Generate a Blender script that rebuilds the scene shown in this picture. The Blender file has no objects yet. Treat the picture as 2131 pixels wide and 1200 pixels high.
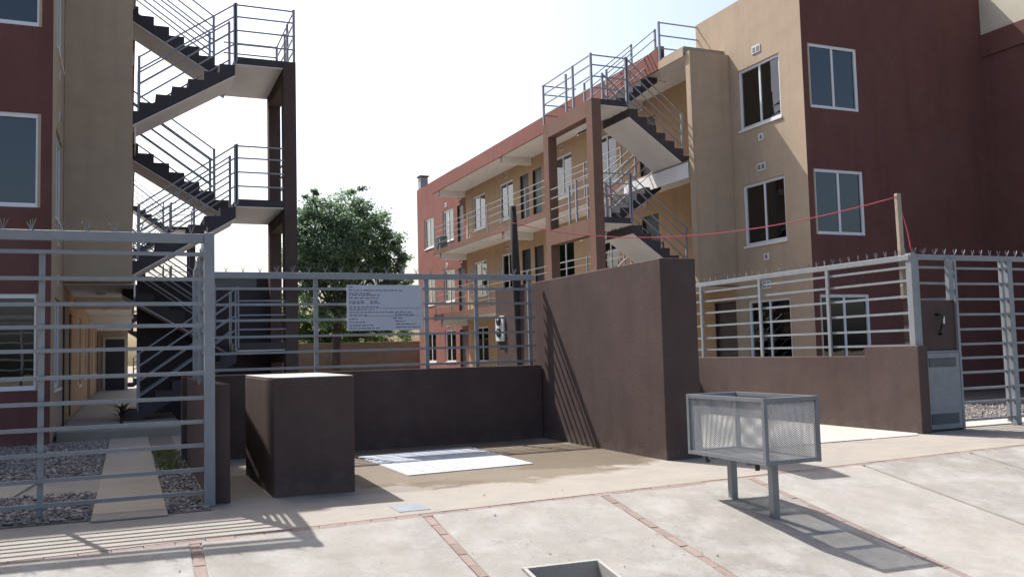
import bpy, math, random
from mathutils import Vector, Matrix
random.seed(7)
S = bpy.context.scene
COL = S.collection

# ------------------------------------------------------------------ camera
YAW, PIT, ROLL, CAMH = .40397, .06949, -.026467, 1.25
fw = Vector((math.sin(YAW)*math.cos(PIT), math.cos(YAW)*math.cos(PIT), math.sin(PIT)))
rt = Vector((math.cos(YAW), -math.sin(YAW), 0)); up = rt.cross(fw)
rt, up = rt*math.cos(ROLL)+up*math.sin(ROLL), up*math.cos(ROLL)-rt*math.sin(ROLL)
cam = bpy.data.objects.new('camera', bpy.data.cameras.new('camera'))
cam.data.sensor_width = 36; cam.data.lens = 36*1871.7/2131
cam.data.clip_start = .05; cam.data.clip_end = 2000
cam.matrix_world = Matrix(((rt.x, up.x, -fw.x, 0), (rt.y, up.y, -fw.y, 0), (rt.z, up.z, -fw.z, CAMH), (0, 0, 0, 1)))
COL.objects.link(cam); S.camera = cam

# ------------------------------------------------------------------ sky, sun, exposure
SUN = Vector((.325, -1, -1.36)).normalized()          # the way the light travels
w = bpy.data.worlds.new('World'); S.world = w; w.use_nodes = True
nt = w.node_tree; bg = nt.nodes['Background']
sky = nt.nodes.new('ShaderNodeTexSky'); sky.sky_type = 'NISHITA'; sky.sun_disc = False
sky.sun_elevation = math.asin(-SUN.z); sky.sun_rotation = math.atan2(-SUN.x, -SUN.y)
sky.air_density = 1.0; sky.dust_density = 4.4; sky.ozone_density = 1.0
nt.links.new(sky.outputs[0], bg.inputs[0]); bg.inputs[1].default_value = .125
sl = bpy.data.lights.new('sun', 'SUN'); sl.energy = 5.0; sl.angle = math.radians(.55); sl.color = (1, .97, .925)
so = bpy.data.objects.new('sun', sl); COL.objects.link(so); so.location = (0, 30, 40)
so.rotation_euler = SUN.to_track_quat('-Z', 'Y').to_euler()
S.view_settings.view_transform = 'Standard'; S.view_settings.look = 'None'
S.view_settings.gamma = 1; S.view_settings.exposure = .90
S.render.engine = 'CYCLES'

# ------------------------------------------------------------------ materials
def mat(name, col, rough=.85, var=.12, scale=6, bump=.0, bscale=60, metal=0, fine=0, spec=.3, stain=None, rand=0):
    m = bpy.data.materials.new(name); m.use_nodes = True; t = m.node_tree; N = t.nodes; L = t.links
    b = N['Principled BSDF']; b.inputs['Roughness'].default_value = rough; b.inputs['Metallic'].default_value = metal
    b.inputs['Specular IOR Level'].default_value = spec
    g = N.new('ShaderNodeNewGeometry')
    src = g.outputs['Position']
    def noise(sc, det=5, rg=.6):
        n = N.new('ShaderNodeTexNoise'); n.inputs['Scale'].default_value = sc; n.inputs['Detail'].default_value = det
        n.inputs['Roughness'].default_value = rg; L.new(src, n.inputs['Vector']); return n
    n1 = noise(scale*.12); n2 = noise(scale)
    add = N.new('ShaderNodeMath'); add.operation = 'ADD'; L.new(n1.outputs[0], add.inputs[0]); L.new(n2.outputs[0], add.inputs[1])
    last = add.outputs[0]
    if fine:
        n3 = noise(scale*12, 3); mu = N.new('ShaderNodeMath'); mu.operation = 'MULTIPLY_ADD'; mu.inputs[1].default_value = fine
        L.new(n3.outputs[0], mu.inputs[0]); L.new(last, mu.inputs[2]); last = mu.outputs[0]
    if rand:
        oi = N.new('ShaderNodeObjectInfo'); mu = N.new('ShaderNodeMath'); mu.operation = 'MULTIPLY_ADD'; mu.inputs[1].default_value = rand
        L.new(oi.outputs['Random'], mu.inputs[0]); L.new(last, mu.inputs[2]); last = mu.outputs[0]
    mr = N.new('ShaderNodeMapRange'); mid = 1 + fine*.5 + rand*.5
    mr.inputs[1].default_value = mid-.5; mr.inputs[2].default_value = mid+.5
    mr.inputs[3].default_value = 1-var*2; mr.inputs[4].default_value = 1+var*2; mr.clamp = False
    L.new(last, mr.inputs[0])
    mx = N.new('ShaderNodeVectorMath'); mx.operation = 'SCALE'; mx.inputs[0].default_value = col[:3]; L.new(mr.outputs[0], mx.inputs['Scale'])
    out = mx.outputs[0]
    if stain: out = stain(t, src, out, noise)
    L.new(out, b.inputs['Base Color'])
    if bump:
        nb = noise(bscale, 6, .65); bp = N.new('ShaderNodeBump'); bp.inputs['Strength'].default_value = bump; bp.inputs['Distance'].default_value = .012
        L.new(nb.outputs[0], bp.inputs['Height']); L.new(bp.outputs[0], b.inputs['Normal'])
    return m

def stain_blob(boxes, colf, sharp=.12):
    """darker or paler marks with a shape of their own: soft boxes broken up by noise"""
    def f(t, src, out, noise):
        N, L = t.nodes, t.links
        n = noise(1.6, 6, .62)
        for (cx, cy, rx, ry, k) in boxes:
            s = N.new('ShaderNodeVectorMath'); s.operation = 'SUBTRACT'; s.inputs[1].default_value = (cx, cy, 0); L.new(src, s.inputs[0])
            d = N.new('ShaderNodeVectorMath'); d.operation = 'MULTIPLY'; d.inputs[1].default_value = (1/rx, 1/ry, 0); L.new(s.outputs[0], d.inputs[0])
            ln = N.new('ShaderNodeVectorMath'); ln.operation = 'LENGTH'; L.new(d.outputs[0], ln.inputs[0])
            a = N.new('ShaderNodeMath'); a.operation = 'MULTIPLY_ADD'; a.inputs[1].default_value = 1.1; L.new(n.outputs[0], a.inputs[0]); L.new(ln.outputs['Value'], a.inputs[2])
            mr = N.new('ShaderNodeMapRange'); mr.inputs[1].default_value = 1.5-sharp; mr.inputs[2].default_value = 1.5+sharp
            mr.inputs[3].default_value = k; mr.inputs[4].default_value = 0; L.new(a.outputs[0], mr.inputs[0])
            mx = N.new('ShaderNodeMix'); mx.data_type = 'RGBA'; mx.blend_type = 'MULTIPLY'; mx.inputs['B'].default_value = (*colf, 1)
            L.new(mr.outputs[0], mx.inputs['Factor']); L.new(out, mx.inputs['A']); out = mx.outputs['Result']
        return out
    return f

def crackle(t, src, out, noise):
    """pale trowel marks and dusty blotches of a broomed slab"""
    N, L = t.nodes, t.links
    n = noise(2.3, 8, .7); r = N.new('ShaderNodeMapRange'); r.inputs[1].default_value = .47; r.inputs[2].default_value = .66
    r.inputs[3].default_value = 0; r.inputs[4].default_value = .6; L.new(n.outputs[0], r.inputs[0])
    mx = N.new('ShaderNodeMix'); mx.data_type = 'RGBA'; mx.inputs['B'].default_value = (.33, .322, .305, 1)
    L.new(r.outputs[0], mx.inputs['Factor']); L.new(out, mx.inputs['A']); out = mx.outputs['Result']
    n = noise(38, 4, .6); r = N.new('ShaderNodeMapRange'); r.inputs[1].default_value = .66; r.inputs[2].default_value = .74
    r.inputs[3].default_value = 0; r.inputs[4].default_value = .35; L.new(n.outputs[0], r.inputs[0])
    mx = N.new('ShaderNodeMix'); mx.data_type = 'RGBA'; mx.inputs['B'].default_value = (.16, .14, .12, 1)
    L.new(r.outputs[0], mx.inputs['Factor']); L.new(out, mx.inputs['A'])
    out = mx.outputs['Result']
    n = noise(.9, 9, .72); r = N.new('ShaderNodeMapRange'); r.inputs[1].default_value = .52; r.inputs[2].default_value = .70
    r.inputs[3].default_value = 0; r.inputs[4].default_value = .5; L.new(n.outputs[0], r.inputs[0])
    mx = N.new('ShaderNodeMix'); mx.data_type = 'RGBA'; mx.blend_type = 'MULTIPLY'; mx.inputs['B'].default_value = (.68, .645, .59, 1)
    L.new(r.outputs[0], mx.inputs['Factor']); L.new(out, mx.inputs['A'])
    return mx.outputs['Result']

def rain_dirt(t, src, out, noise):
    """thin vertical run-off marks"""
    N, L = t.nodes, t.links
    mp = N.new('ShaderNodeVectorMath'); mp.operation = 'MULTIPLY'; mp.inputs[1].default_value = (3.2, 3.2, .22); L.new(src, mp.inputs[0])
    n = N.new('ShaderNodeTexNoise'); n.inputs['Scale'].default_value = 1.0; n.inputs['Detail'].default_value = 6; L.new(mp.outputs[0], n.inputs['Vector'])
    r = N.new('ShaderNodeMapRange'); r.inputs[1].default_value = .5; r.inputs[2].default_value = .72; r.inputs[3].default_value = 1; r.inputs[4].default_value = .9
    L.new(n.outputs[0], r.inputs[0])
    s = N.new('ShaderNodeVectorMath'); s.operation = 'SCALE'; L.new(out, s.inputs[0]); L.new(r.outputs[0], s.inputs['Scale'])
    out = s.outputs[0]
    n = noise(.55, 9, .68); r = N.new('ShaderNodeMapRange'); r.inputs[1].default_value = .5; r.inputs[2].default_value = .75
    r.inputs[3].default_value = 0; r.inputs[4].default_value = .12; L.new(n.outputs[0], r.inputs[0])
    mx = N.new('ShaderNodeMix'); mx.data_type = 'RGBA'; mx.inputs['B'].default_value = (.24, .205, .18, 1)
    L.new(r.outputs[0], mx.inputs['Factor']); L.new(out, mx.inputs['A']); out = mx.outputs['Result']
    sx = N.new('ShaderNodeSeparateXYZ'); L.new(src, sx.inputs[0]); n = noise(5, 8, .7)
    a = N.new('ShaderNodeMath'); a.operation = 'MULTIPLY_ADD'; a.inputs[1].default_value = .75; L.new(n.outputs[0], a.inputs[0]); L.new(sx.outputs['Z'], a.inputs[2])
    r = N.new('ShaderNodeMapRange'); r.inputs[1].default_value = .38; r.inputs[2].default_value = .50; r.inputs[3].default_value = .2; r.inputs[4].default_value = 0
    L.new(a.outputs[0], r.inputs[0])
    mx = N.new('ShaderNodeMix'); mx.data_type = 'RGBA'; mx.inputs['B'].default_value = (.20, .17, .14, 1)
    L.new(r.outputs[0], mx.inputs['Factor']); L.new(out, mx.inputs['A'])
    return mx.outputs['Result']

M = {}
M['red'] = mat('red_stucco_shaded', (.145, .068, .061), .9, .08, 3, .4, 45, spec=.06, stain=rain_dirt)  # red stucco with the shade of the street front put into its colour
M['red_lit'] = mat('red_stucco_lit', (.225, .102, .085), .9, .08, 3, .35, 55, spec=.06, stain=rain_dirt)  # the same red stucco, paler to carry the sunlit look in its colour
M['beige'] = mat('beige_stucco', (.42, .33, .245), .9, .06, 3, .35, 55, spec=.06, stain=rain_dirt)
M['ochre'] = mat('beige_stucco_bounce', (.46, .32, .205), .9, .06, 3, .35, 55, spec=.06, stain=rain_dirt)  # the beige wall again, warm bounce light painted into its colour
M['cream'] = mat('cream_stucco', (.50, .46, .37), .9, .05, 3, .3, 55)
M['frame_brown'] = mat('rose_brown_stucco', (.18, .108, .085), .9, .07, 3, .3, 55, spec=.06, stain=rain_dirt)
M['brown'] = mat('brown_stucco', (.086, .062, .057), .85, .11, 3, .22, 38, spec=.06, stain=rain_dirt)
M['plaster'] = mat('white_plaster', (.78, .77, .755), .9, .04, 3, .2, 60)
M['stairdark'] = mat('veiled_brown_paint', (.058, .05, .058), .8, .1, 5, .3, 60)  # dark brown, colour lifted to imitate lens flare veil
M['concrete'] = mat('apron_concrete', (.225, .203, .176), .9, .10, 3, .25, 70, fine=.35,
    stain=stain_blob([(3.6, 10.2, 2.3, 2.3, .85), (4.9, 9.6, 1.35, 1.2, .55), (7.2, 9.3, 1.2, .5, .3), (2.3, 8.3, .8, .3, .35)], (.50, .43, .34), .06))
M['slab'] = mat('slab_concrete', (.228, .214, .194), .92, .15, 2.6, .45, 60, fine=.4, rand=.35, stain=crackle)
M['inner'] = mat('pale_concrete', (.32, .305, .28), .9, .09, 2.5, .25, 70, fine=.3)
M['path'] = mat('path_concrete', (.27, .24, .20), .9, .1, 3, .25, 70, fine=.3)
M['brick'] = mat('brick_red', (.215, .16, .14), .9, .10, 14, .4, 90, rand=.5)
M['mortar'] = mat('mortar', (.22, .195, .165), .95, .1, 10, .2, 90)
M['soil'] = mat('soil', (.14, .12, .10), .95, .2, 8, .5, 50)
M['asphalt'] = mat('asphalt', (.055, .053, .05), .9, .12, 8, .5, 120)
M['earth'] = mat('earth', (.20, .165, .12), .95, .15, .6)
M['steel'] = mat('grey_paint_steel', (.215, .23, .245), .45, .12, 9, .08, 120, spec=.5)
M['galv'] = mat('galvanised', (.20, .212, .228), .42, .10, 12, .1, 120, metal=.35, spec=.5)
M['rail'] = mat('veiled_grey_paint', (.25, .26, .29), .5, .08, 9, spec=.5)  # grey railings, lightened in colour to imitate lens flare veil
M['railside'] = mat('pale_rail_paint', (.26, .25, .25), .5, .08, 9, spec=.5)
M['alu'] = mat('white_aluminium', (.68, .70, .73), .35, .03, 9, spec=.5)
M['door'] = mat('dark_door', (.045, .035, .035), .5, .1, 9, spec=.5)
M['doorway'] = mat('dark_metal_door', (.02, .022, .03), .4, .1, 9, spec=.5)
M['curtain'] = mat('curtain', (.55, .57, .60), .9, .04, 6)
M['pad'] = mat('pale_blue_tile', (.32, .345, .385), .7, .09, 9, .2, 90, fine=.2)
M['plate'] = mat('cover_plate', (.15, .175, .195), .6, .12, 9)
M['wood'] = mat('weathered_wood', (.36, .30, .23), .85, .16, 14, .5, 60)
M['darkwood'] = mat('dark_timber', (.032, .026, .026), .85, .15, 14, .5, 60)
M['string'] = mat('red_cord', (.50, .085, .125), .7, .05)
M['sign'] = mat('sign_white', (.47, .49, .545), .6, .03, 6)
M['ink'] = mat('ink', (.11, .12, .17), .7, .03)
M['black'] = mat('black_plastic', (.012, .012, .014), .45, .05, spec=.5)
M['white'] = mat('white_plastic', (.66, .66, .66), .4, .03, 9, spec=.5)
M['bark'] = mat('bark', (.075, .058, .045), .95, .2, 9, .6, 40)
M['backwall'] = mat('ochre_wall', (.185, .15, .118), .9, .12, 1.5, .3, 40, stain=rain_dirt)
M['meshsteel'] = mat('mesh_steel', (.21, .22, .23), .5, .06, 9, spec=.5)

def leafmat(name, c1, c2):
    m = bpy.data.materials.new(name); m.use_nodes = True; t = m.node_tree; N, L = t.nodes, t.links
    b = N['Principled BSDF']; b.inputs['Roughness'].default_value = .6
    at = N.new('ShaderNodeAttribute'); at.attribute_name = 'tone'
    mx = N.new('ShaderNodeMix'); mx.data_type = 'RGBA'; mx.inputs['A'].default_value = (*c1, 1); mx.inputs['B'].default_value = (*c2, 1)
    L.new(at.outputs['Fac'], mx.inputs['Factor']); L.new(mx.outputs['Result'], b.inputs['Base Color'])
    tr = N.new('ShaderNodeBsdfTranslucent'); L.new(mx.outputs['Result'], tr.inputs[0])
    ms = N.new('ShaderNodeMixShader'); ms.inputs[0].default_value = .5; L.new(b.outputs[0], ms.inputs[1]); L.new(tr.outputs[0], ms.inputs[2])
    L.new(ms.outputs[0], N['Material Output'].inputs[0]); return m
M['leaf'] = leafmat('leaf_green', (.10, .17, .095), (.22, .31, .18))
M['leaf2'] = leafmat('leaf_bright', (.05, .10, .022), (.12, .20, .035))
M['grass'] = leafmat('grass_green', (.05, .075, .02), (.13, .16, .05))
M['aloe'] = leafmat('brown_blade', (.02, .014, .01), (.06, .04, .025))

def glassmat(name, tint, refl):
    m = bpy.data.materials.new(name); m.use_nodes = True; t = m.node_tree; N, L = t.nodes, t.links
    tr = N.new('ShaderNodeBsdfTransparent'); tr.inputs[0].default_value = (*tint, 1)
    gl = N.new('ShaderNodeBsdfGlossy'); gl.inputs['Roughness'].default_value = .015; gl.inputs[0].default_value = (.95, .97, 1, 1)
    fr = N.new('ShaderNodeFresnel'); fr.inputs[0].default_value = 1.52
    a = N.new('ShaderNodeMath'); a.operation = 'MULTIPLY_ADD'; a.inputs[1].default_value = 1.25; a.inputs[2].default_value = refl; a.use_clamp = True
    L.new(fr.outputs[0], a.inputs[0])
    n = N.new('ShaderNodeTexNoise'); n.inputs['Scale'].default_value = 1.3; bp = N.new('ShaderNodeBump'); bp.inputs['Strength'].default_value = .04
    bp.inputs['Distance'].default_value = .05
    L.new(n.outputs[0], bp.inputs['Height']); L.new(bp.outputs[0], gl.inputs['Normal'])
    ms = N.new('ShaderNodeMixShader'); L.new(a.outputs[0], ms.inputs[0]); L.new(tr.outputs[0], ms.inputs[1]); L.new(gl.outputs[0], ms.inputs[2])
    L.new(ms.outputs[0], N['Material Output'].inputs[0]); return m
M['glass'] = glassmat('window_glass', (.28, .31, .35), .03)

def stonemat():
    m = bpy.data.materials.new('gravel_stone'); m.use_nodes = True; t = m.node_tree; N, L = t.nodes, t.links
    b = N['Principled BSDF']; b.inputs['Roughness'].default_value = .85
    at = N.new('ShaderNodeAttribute'); at.attribute_name = 'tone'
    r = N.new('ShaderNodeValToRGB'); e = r.color_ramp.elements; e[0].color = (.06, .06, .065, 1); e[1].color = (.42, .38, .34, 1)
    x = e.new(.4); x.color = (.17, .155, .15, 1); x = e.new(.75); x.color = (.26, .225, .20, 1)
    L.new(at.outputs['Fac'], r.inputs[0]); L.new(r.outputs[0], b.inputs['Base Color']); return m
M['stone'] = stonemat()

# ------------------------------------------------------------------ mesh helpers
ORIG = {}
def origin(o): return ORIG.get(o.name, Vector((0, 0, 0))) if o else Vector((0, 0, 0))
def tag(o, label=None, cat=None, group=None, kind=None):
    if label: o['label'] = label
    if cat: o['category'] = cat
    if group: o['group'] = group
    if kind: o['kind'] = kind
    return o
def empty(name, loc, label=None, cat=None, group=None):
    o = bpy.data.objects.new(name, None); o.empty_display_size = .2; COL.objects.link(o); o.location = loc
    ORIG[o.name] = Vector(loc); return tag(o, label, cat, group)
class MB:
    def __init__(s): s.v = []; s.f = []; s.tone = []
    def box(s, x0, x1, y0, y1, z0, z1):
        x0, x1 = min(x0, x1), max(x0, x1); y0, y1 = min(y0, y1), max(y0, y1); z0, z1 = min(z0, z1), max(z0, z1)
        n = len(s.v); s.v += [(x, y, z) for z in (z0, z1) for y in (y0, y1) for x in (x0, x1)]
        s.f += [tuple(n+i for i in q) for q in ((0, 2, 3, 1), (4, 5, 7, 6), (0, 1, 5, 4), (2, 6, 7, 3), (0, 4, 6, 2), (1, 3, 7, 5))]; return s
    def bar(s, p, q, a, b=None, upv=(0, 0, 1)):
        b = b or a; p, q = Vector(p), Vector(q); d = (q-p).normalized(); u = Vector(upv)
        if abs(d.dot(u)) > .97: u = Vector((0, 1, 0))
        r = d.cross(u).normalized(); u = r.cross(d); n = len(s.v)
        for c in (p, q):
            for i, j in ((-1, -1), (1, -1), (1, 1), (-1, 1)): s.v.append(tuple(c+r*(a/2*i)+u*(b/2*j)))
        s.f += [tuple(n+i for i in k) for k in ((3, 2, 1, 0), (4, 5, 6, 7), (0, 1, 5, 4), (1, 2, 6, 5), (2, 3, 7, 6), (3, 0, 4, 7))]; return s
    def tube(s, pts, rad, k=8, cap=True):
        pts = [Vector(p) for p in pts]; n0 = len(s.v)
        rr = rad if isinstance(rad, (list, tuple)) else [rad]*len(pts)
        for i, p in enumerate(pts):
            d = (pts[min(i+1, len(pts)-1)]-pts[max(i-1, 0)]).normalized()
            u = Vector((0, 0, 1)) if abs(d.z) < .95 else Vector((0, 1, 0))
            r = d.cross(u).normalized(); u = r.cross(d)
            for j in range(k):
                a = 2*math.pi*j/k; s.v.append(tuple(p+(r*math.cos(a)+u*math.sin(a))*rr[i]))
        for i in range(len(pts)-1):
            for j in range(k):
                a = n0+i*k+j; b = n0+i*k+(j+1) % k; s.f.append((a, b, b+k, a+k))
        if cap:
            s.f.append(tuple(n0+j for j in reversed(range(k)))); s.f.append(tuple(n0+(len(pts)-1)*k+j for j in range(k)))
        return s
    def prism(s, poly, ax, a, b):
        """polygon in the two other axes, extruded from a to b along axis ax"""
        n = len(s.v); k = len(poly)
        for c in (a, b):
            for (p, q) in poly: s.v.append((c, p, q) if ax == 0 else (p, c, q) if ax == 1 else (p, q, c))
        s.f.append(tuple(n+i for i in reversed(range(k)))); s.f.append(tuple(n+k+i for i in range(k)))
        s.f += [(n+i, n+(i+1) % k, n+k+(i+1) % k, n+k+i) for i in range(k)]; return s
    def solid(s, us, vs, hole, put, d0, d1):
        """wall of grid cells us x vs, open where hole(u,v); put(u,v,d)->xyz"""
        nu, nv = len(us)-1, len(vs)-1
        g = [[not hole((us[i]+us[i+1])/2, (vs[j]+vs[j+1])/2) for j in range(nv)] for i in range(nu)]
        ok = lambda i, j: 0 <= i < nu and 0 <= j < nv and g[i][j]
        def q(*c):
            n = len(s.v); s.v += [put(*x) for x in c]; s.f.append((n, n+1, n+2, n+3))
        for i in range(nu):
            for j in range(nv):
                if not g[i][j]: continue
                a, b, c, d = us[i], us[i+1], vs[j], vs[j+1]
                q((a, c, d0), (b, c, d0), (b, d, d0), (a, d, d0)); q((a, c, d1), (a, d, d1), (b, d, d1), (b, c, d1))
                if not ok(i-1, j): q((a, c, d0), (a, d, d0), (a, d, d1), (a, c, d1))
                if not ok(i+1, j): q((b, c, d0), (b, c, d1), (b, d, d1), (b, d, d0))
                if not ok(i, j-1): q((a, c, d0), (a, c, d1), (b, c, d1), (b, c, d0))
                if not ok(i, j+1): q((a, d, d0), (b, d, d0), (b, d, d1), (a, d, d1))
        return s
    def mesh(s, name, o=Vector((0, 0, 0))):
        me = bpy.data.meshes.new(name); me.from_pydata([(x-o.x, y-o.y, z-o.z) for x, y, z in s.v], [], s.f)
        if s.tone:
            a = me.attributes.new('tone', 'FLOAT', 'FACE'); a.data.foreach_set('value', s.tone)
        me.update(); return me
    def build(s, name, m, parent=None, loc=None, label=None, cat=None, group=None, kind=None, bevel=0, smooth=False, fix=True):
        o0 = origin(parent) if parent else Vector(loc or (0, 0, 0))
        me = s.mesh(name, o0)
        if fix:
            import bmesh
            bm = bmesh.new(); bm.from_mesh(me); bmesh.ops.remove_doubles(bm, verts=bm.verts, dist=1e-5)
            bmesh.ops.recalc_face_normals(bm, faces=bm.faces); bm.to_mesh(me); bm.free()
        me.materials.append(M[m]); o = bpy.data.objects.new(name, me); COL.objects.link(o)
        if smooth: me.polygons.foreach_set('use_smooth', [True]*len(me.polygons))
        if parent: o.parent = parent
        else: o.location = o0
        ORIG[o.name] = o0
        if bevel:
            b = o.modifiers.new('bevel', 'BEVEL'); b.width = bevel; b.segments = 2; b.limit_method = 'ANGLE'
        return tag(o, label, cat, group, kind)
def clean(me):
    import bmesh
    bm = bmesh.new(); bm.from_mesh(me); bmesh.ops.remove_doubles(bm, verts=bm.verts, dist=1e-5)
    bmesh.ops.recalc_face_normals(bm, faces=bm.faces); bm.to_mesh(me); bm.free()
def box(*a): return MB().box(*a)
def inst(name, me, parent, loc, rot=None):
    o = bpy.data.objects.new(name, me); COL.objects.link(o); o.parent = parent
    o.location = Vector(loc)-origin(parent)
    if rot is not None: o.rotation_euler = rot
    return o
def unwarp_mesh(mb, name, m):
    me = mb.mesh(name); me.materials.append(M[m]); return me

# ------------------------------------------------------------------ ground
def line_y(x): return 6.71+.0804*x                  # brick line where the pavement starts to fall to the street
RS = .172
def ramp_z(x, y): return RS*(y-line_y(x))
ground = box(-150, 160, -120, 400, -1.2, -.72).build('ground', 'earth', kind='structure', fix=False)
road = box(-60, 70, -8, 3.55, -.9, -.60).build('road', 'asphalt', kind='structure', fix=False)
pv = MB(); pv.prism([(-22, line_y(-22)), (34, line_y(34)), (34, 62), (-22, 62)], 2, -.5, 0)
pavement = pv.build('pavement', 'concrete', kind='structure')
# sloping sidewalk: mortar bed, slabs and brick strips
side = MB()
def onramp(x, y, dz): return (x, y, ramp_z(x, y)+dz)
xs0, xs1, ye = -9.2, 18.3, 3.7
W0, W1, V0, V1 = 2.44, 3.03, 5.12, 5.67               # opening of the water meter box
inbox = lambda u, v: W0 < u < W1 and V0 < v < V1
def rput(edge): return lambda u, v, d: onramp(u, v if v < 6.5 else line_y(u)-edge, d)
side.solid([xs0, W0, W1, xs1], [ye, V0, V1, 9], inbox, rput(.004), -.16, -.012)
sidewalk = side.build('sidewalk', 'mortar', kind='structure')
box(-60, 70, 3.55, 3.70, -.9, -.50).build('kerb', 'inner', kind='structure', fix=False)
JOINT = (6.95, 8.64, 10.25, 11.85, 13.45, 15.05, 16.65)
STR = [-7.57, -5.97, -4.37, -2.77, -1.17, .43, 2.15, 3.79, 5.45, 6.95, 8.64, 10.25, 11.85, 13.45, 15.05, 16.65]
BWID = .064
for i in range(len(STR)-1):
    a = STR[i]+(.018 if STR[i] in JOINT else BWID/2+.006); b = STR[i+1]-(.018 if STR[i+1] in JOINT else BWID/2+.006)
    has = a < W0 < b
    m = MB().solid([a, W0, W1, b] if has else [a, b], [ye+.02, V0, V1, 9] if has else [ye+.02, 9], inbox, rput(.046), -.10, 0)
    o0 = Vector(((a+b)/2, 5.5, 0)); me = m.mesh('slab', o0); clean(me); me.materials.append(M['slab'])
    o = bpy.data.objects.new('slab', me); COL.objects.link(o); o.parent = sidewalk; o.location = o0
    bv = o.modifiers.new('bevel', 'BEVEL'); bv.width = .009; bv.segments = 2
bm_ = unwarp_mesh(MB().box(-BWID/2, BWID/2, -.097, .097, -.05, 0), 'brick', 'brick')
nrm = Vector((RS*.0804, -RS, 1)).normalized()
def frame(d):
    d = d.normalized(); r = d.cross(nrm).normalized(); u = r.cross(d)
    return Matrix(((r.x, d.x, u.x), (r.y, d.y, u.y), (r.z, d.z, u.z))).to_euler()
rY = frame(Vector((0, 1, RS))); rX = frame(Vector((1, .0804, 0)))
for x in STR[4:9]:
    y = line_y(x)-.16
    while y > ye+.1:
        inst('brick', bm_, sidewalk, Vector(onramp(x+random.uniform(-.004, .004), y, -.004+random.uniform(-.003, .002))), rY); y -= .2
x = -2.8
while x < 11.4:
    inst('brick', bm_, sidewalk, Vector(onramp(x, line_y(x)-.040, .0+random.uniform(-.003, .001))), rX); x += .2

# inner driveway slabs, pad, small cover, path, porch
dr = MB(); dr.prism([(6.2, 8.93), (8.80, 8.93), (8.80, 14.4), (6.2, 14.4)], 2, -.02, .012).build('driveway_slab', 'inner', pavement, bevel=.006)
MB().prism([(8.825, 8.93), (9.6, 8.93), (9.76, 9.1), (9.76, 14.4), (8.825, 14.4)], 2, -.02, .010).build('driveway_slab', 'inner', pavement, bevel=.006)
pad = MB().prism([(2.65, 9.03), (4.13, 9.17), (4.15, 11.25), (2.60, 11.1)], 2, 0, .006)
padp = pad.build('tiled_pad', 'pad', pavement, bevel=.004)
for i in range(7):                                   # groove pattern of the pad as raised tiles
    for j in range(10):
        u0, u1, v0, v1 = i/7+.003, (i+1)/7-.003, j/10+.002, (j+1)/10-.002
        P = lambda u, v: (2.65+1.48*u+(-.05+.07*u)*v, 9.03+.14*u+(2.07+.01*u)*v)
        MB().prism([P(u0, v0), P(u1, v0), P(u1, v1), P(u0, v1)], 2, .005, .010).build('tile', 'pad', padp)
box(1.98, 2.24, 7.02, 7.32, 0, .004).build('cover_plate', 'plate', pavement)
box(-.27, .30, 7.85, 16.0, 0, .018).build('path_slab', 'path', pavement, bevel=.01)
box(-8, -1.02, 9.6, 10.9, 0, .018).build('path_slab', 'path', pavement, bevel=.01)
MB().prism([(-1.0, 9.6), (-.85, 10.9), (-1.02, 10.9), (-1.02, 9.6)], 2, 0, .018).build('path_slab', 'path', pavement)
box(-1.05, .85, 16.1, 40, -.05, .15).build('porch_floor', 'path', pavement, bevel=.01)
box(10.9, 20, 9.3, 9.85, 0, .02).build('driveway_slab', 'inner', pavement, bevel=.006)

def gravel(name, regions, n, smin, smax, label):
    m = MB(); rnd = random.Random(len(name)+n)
    area = [(b-a)*(d-c) for a, b, c, d in regions]
    for (a, b, c, d), A in zip(regions, area):
        m2 = int(n*A/sum(area))
        for _ in range(m2):
            x, y = rnd.uniform(a, b), rnd.uniform(c, d); r = rnd.uniform(smin, smax); th = rnd.uniform(0, 6.28); k = len(m.v)
            z = .012+rnd.uniform(0, .022); t = min(1, max(0, rnd.gauss(.45, .25)))
            pts = []
            for i in range(5):
                an = th+i*1.2566; rr = r*rnd.uniform(.7, 1.15); pts.append((x+rr*math.cos(an), y+rr*.75*math.sin(an), z+rnd.uniform(-.2, .2)*r))
            m.v += pts+[(x+rnd.uniform(-.3, .3)*r, y+rnd.uniform(-.3, .3)*r, z+r*.6), (x, y, z-r*.5)]
            for i in range(5):
                m.f.append((k+i, k+(i+1) % 5, k+5)); m.f.append((k+(i+1) % 5, k+i, k+6)); m.tone += [t, t]
    o = m.build(name, 'stone', label=label, cat='gravel', kind='stuff', fix=False)
    return o
for a, b, c, d in ((-8, -.275, 7.95, 9.58), (-8, -.275, 10.92, 15.49), (.305, .64, 7.95, 16.05), (9.95, 20, 9.86, 15.49)):
    box(a, b, c, d, 0, .010).build('gravel_bed', 'soil', pavement, fix=False)
gravel('gravel', [(-1.9, -.29, 7.97, 9.57), (-1.9, -.29, 10.93, 15.4), (.31, .63, 7.97, 12.2)], 9000, .012, .03, 'grey pebbles filling the beds beside the garden path')
gravel('gravel_drive', [(10.0, 15.5, 9.9, 15.3)], 7000, .012, .035, 'pale gravel behind the gate beside the meter cabinet')
gm = MB(); rg = random.Random(3)
for _ in range(1500):
    x, y = rg.gauss(.44, .1), rg.uniform(10.6, 13.4)
    if not .3 < x < .64: continue
    h = rg.uniform(.03, .12); a = rg.uniform(0, 6.28); dx, dy = .006*math.cos(a), .006*math.sin(a); k = len(gm.v)
    gm.v += [(x-dx, y-dy, .01), (x+dx, y+dy, .01), (x+rg.gauss(0, .03), y+rg.gauss(0, .03), h)]; gm.f.append((k, k+1, k+2)); gm.tone.append(rg.random())
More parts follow.
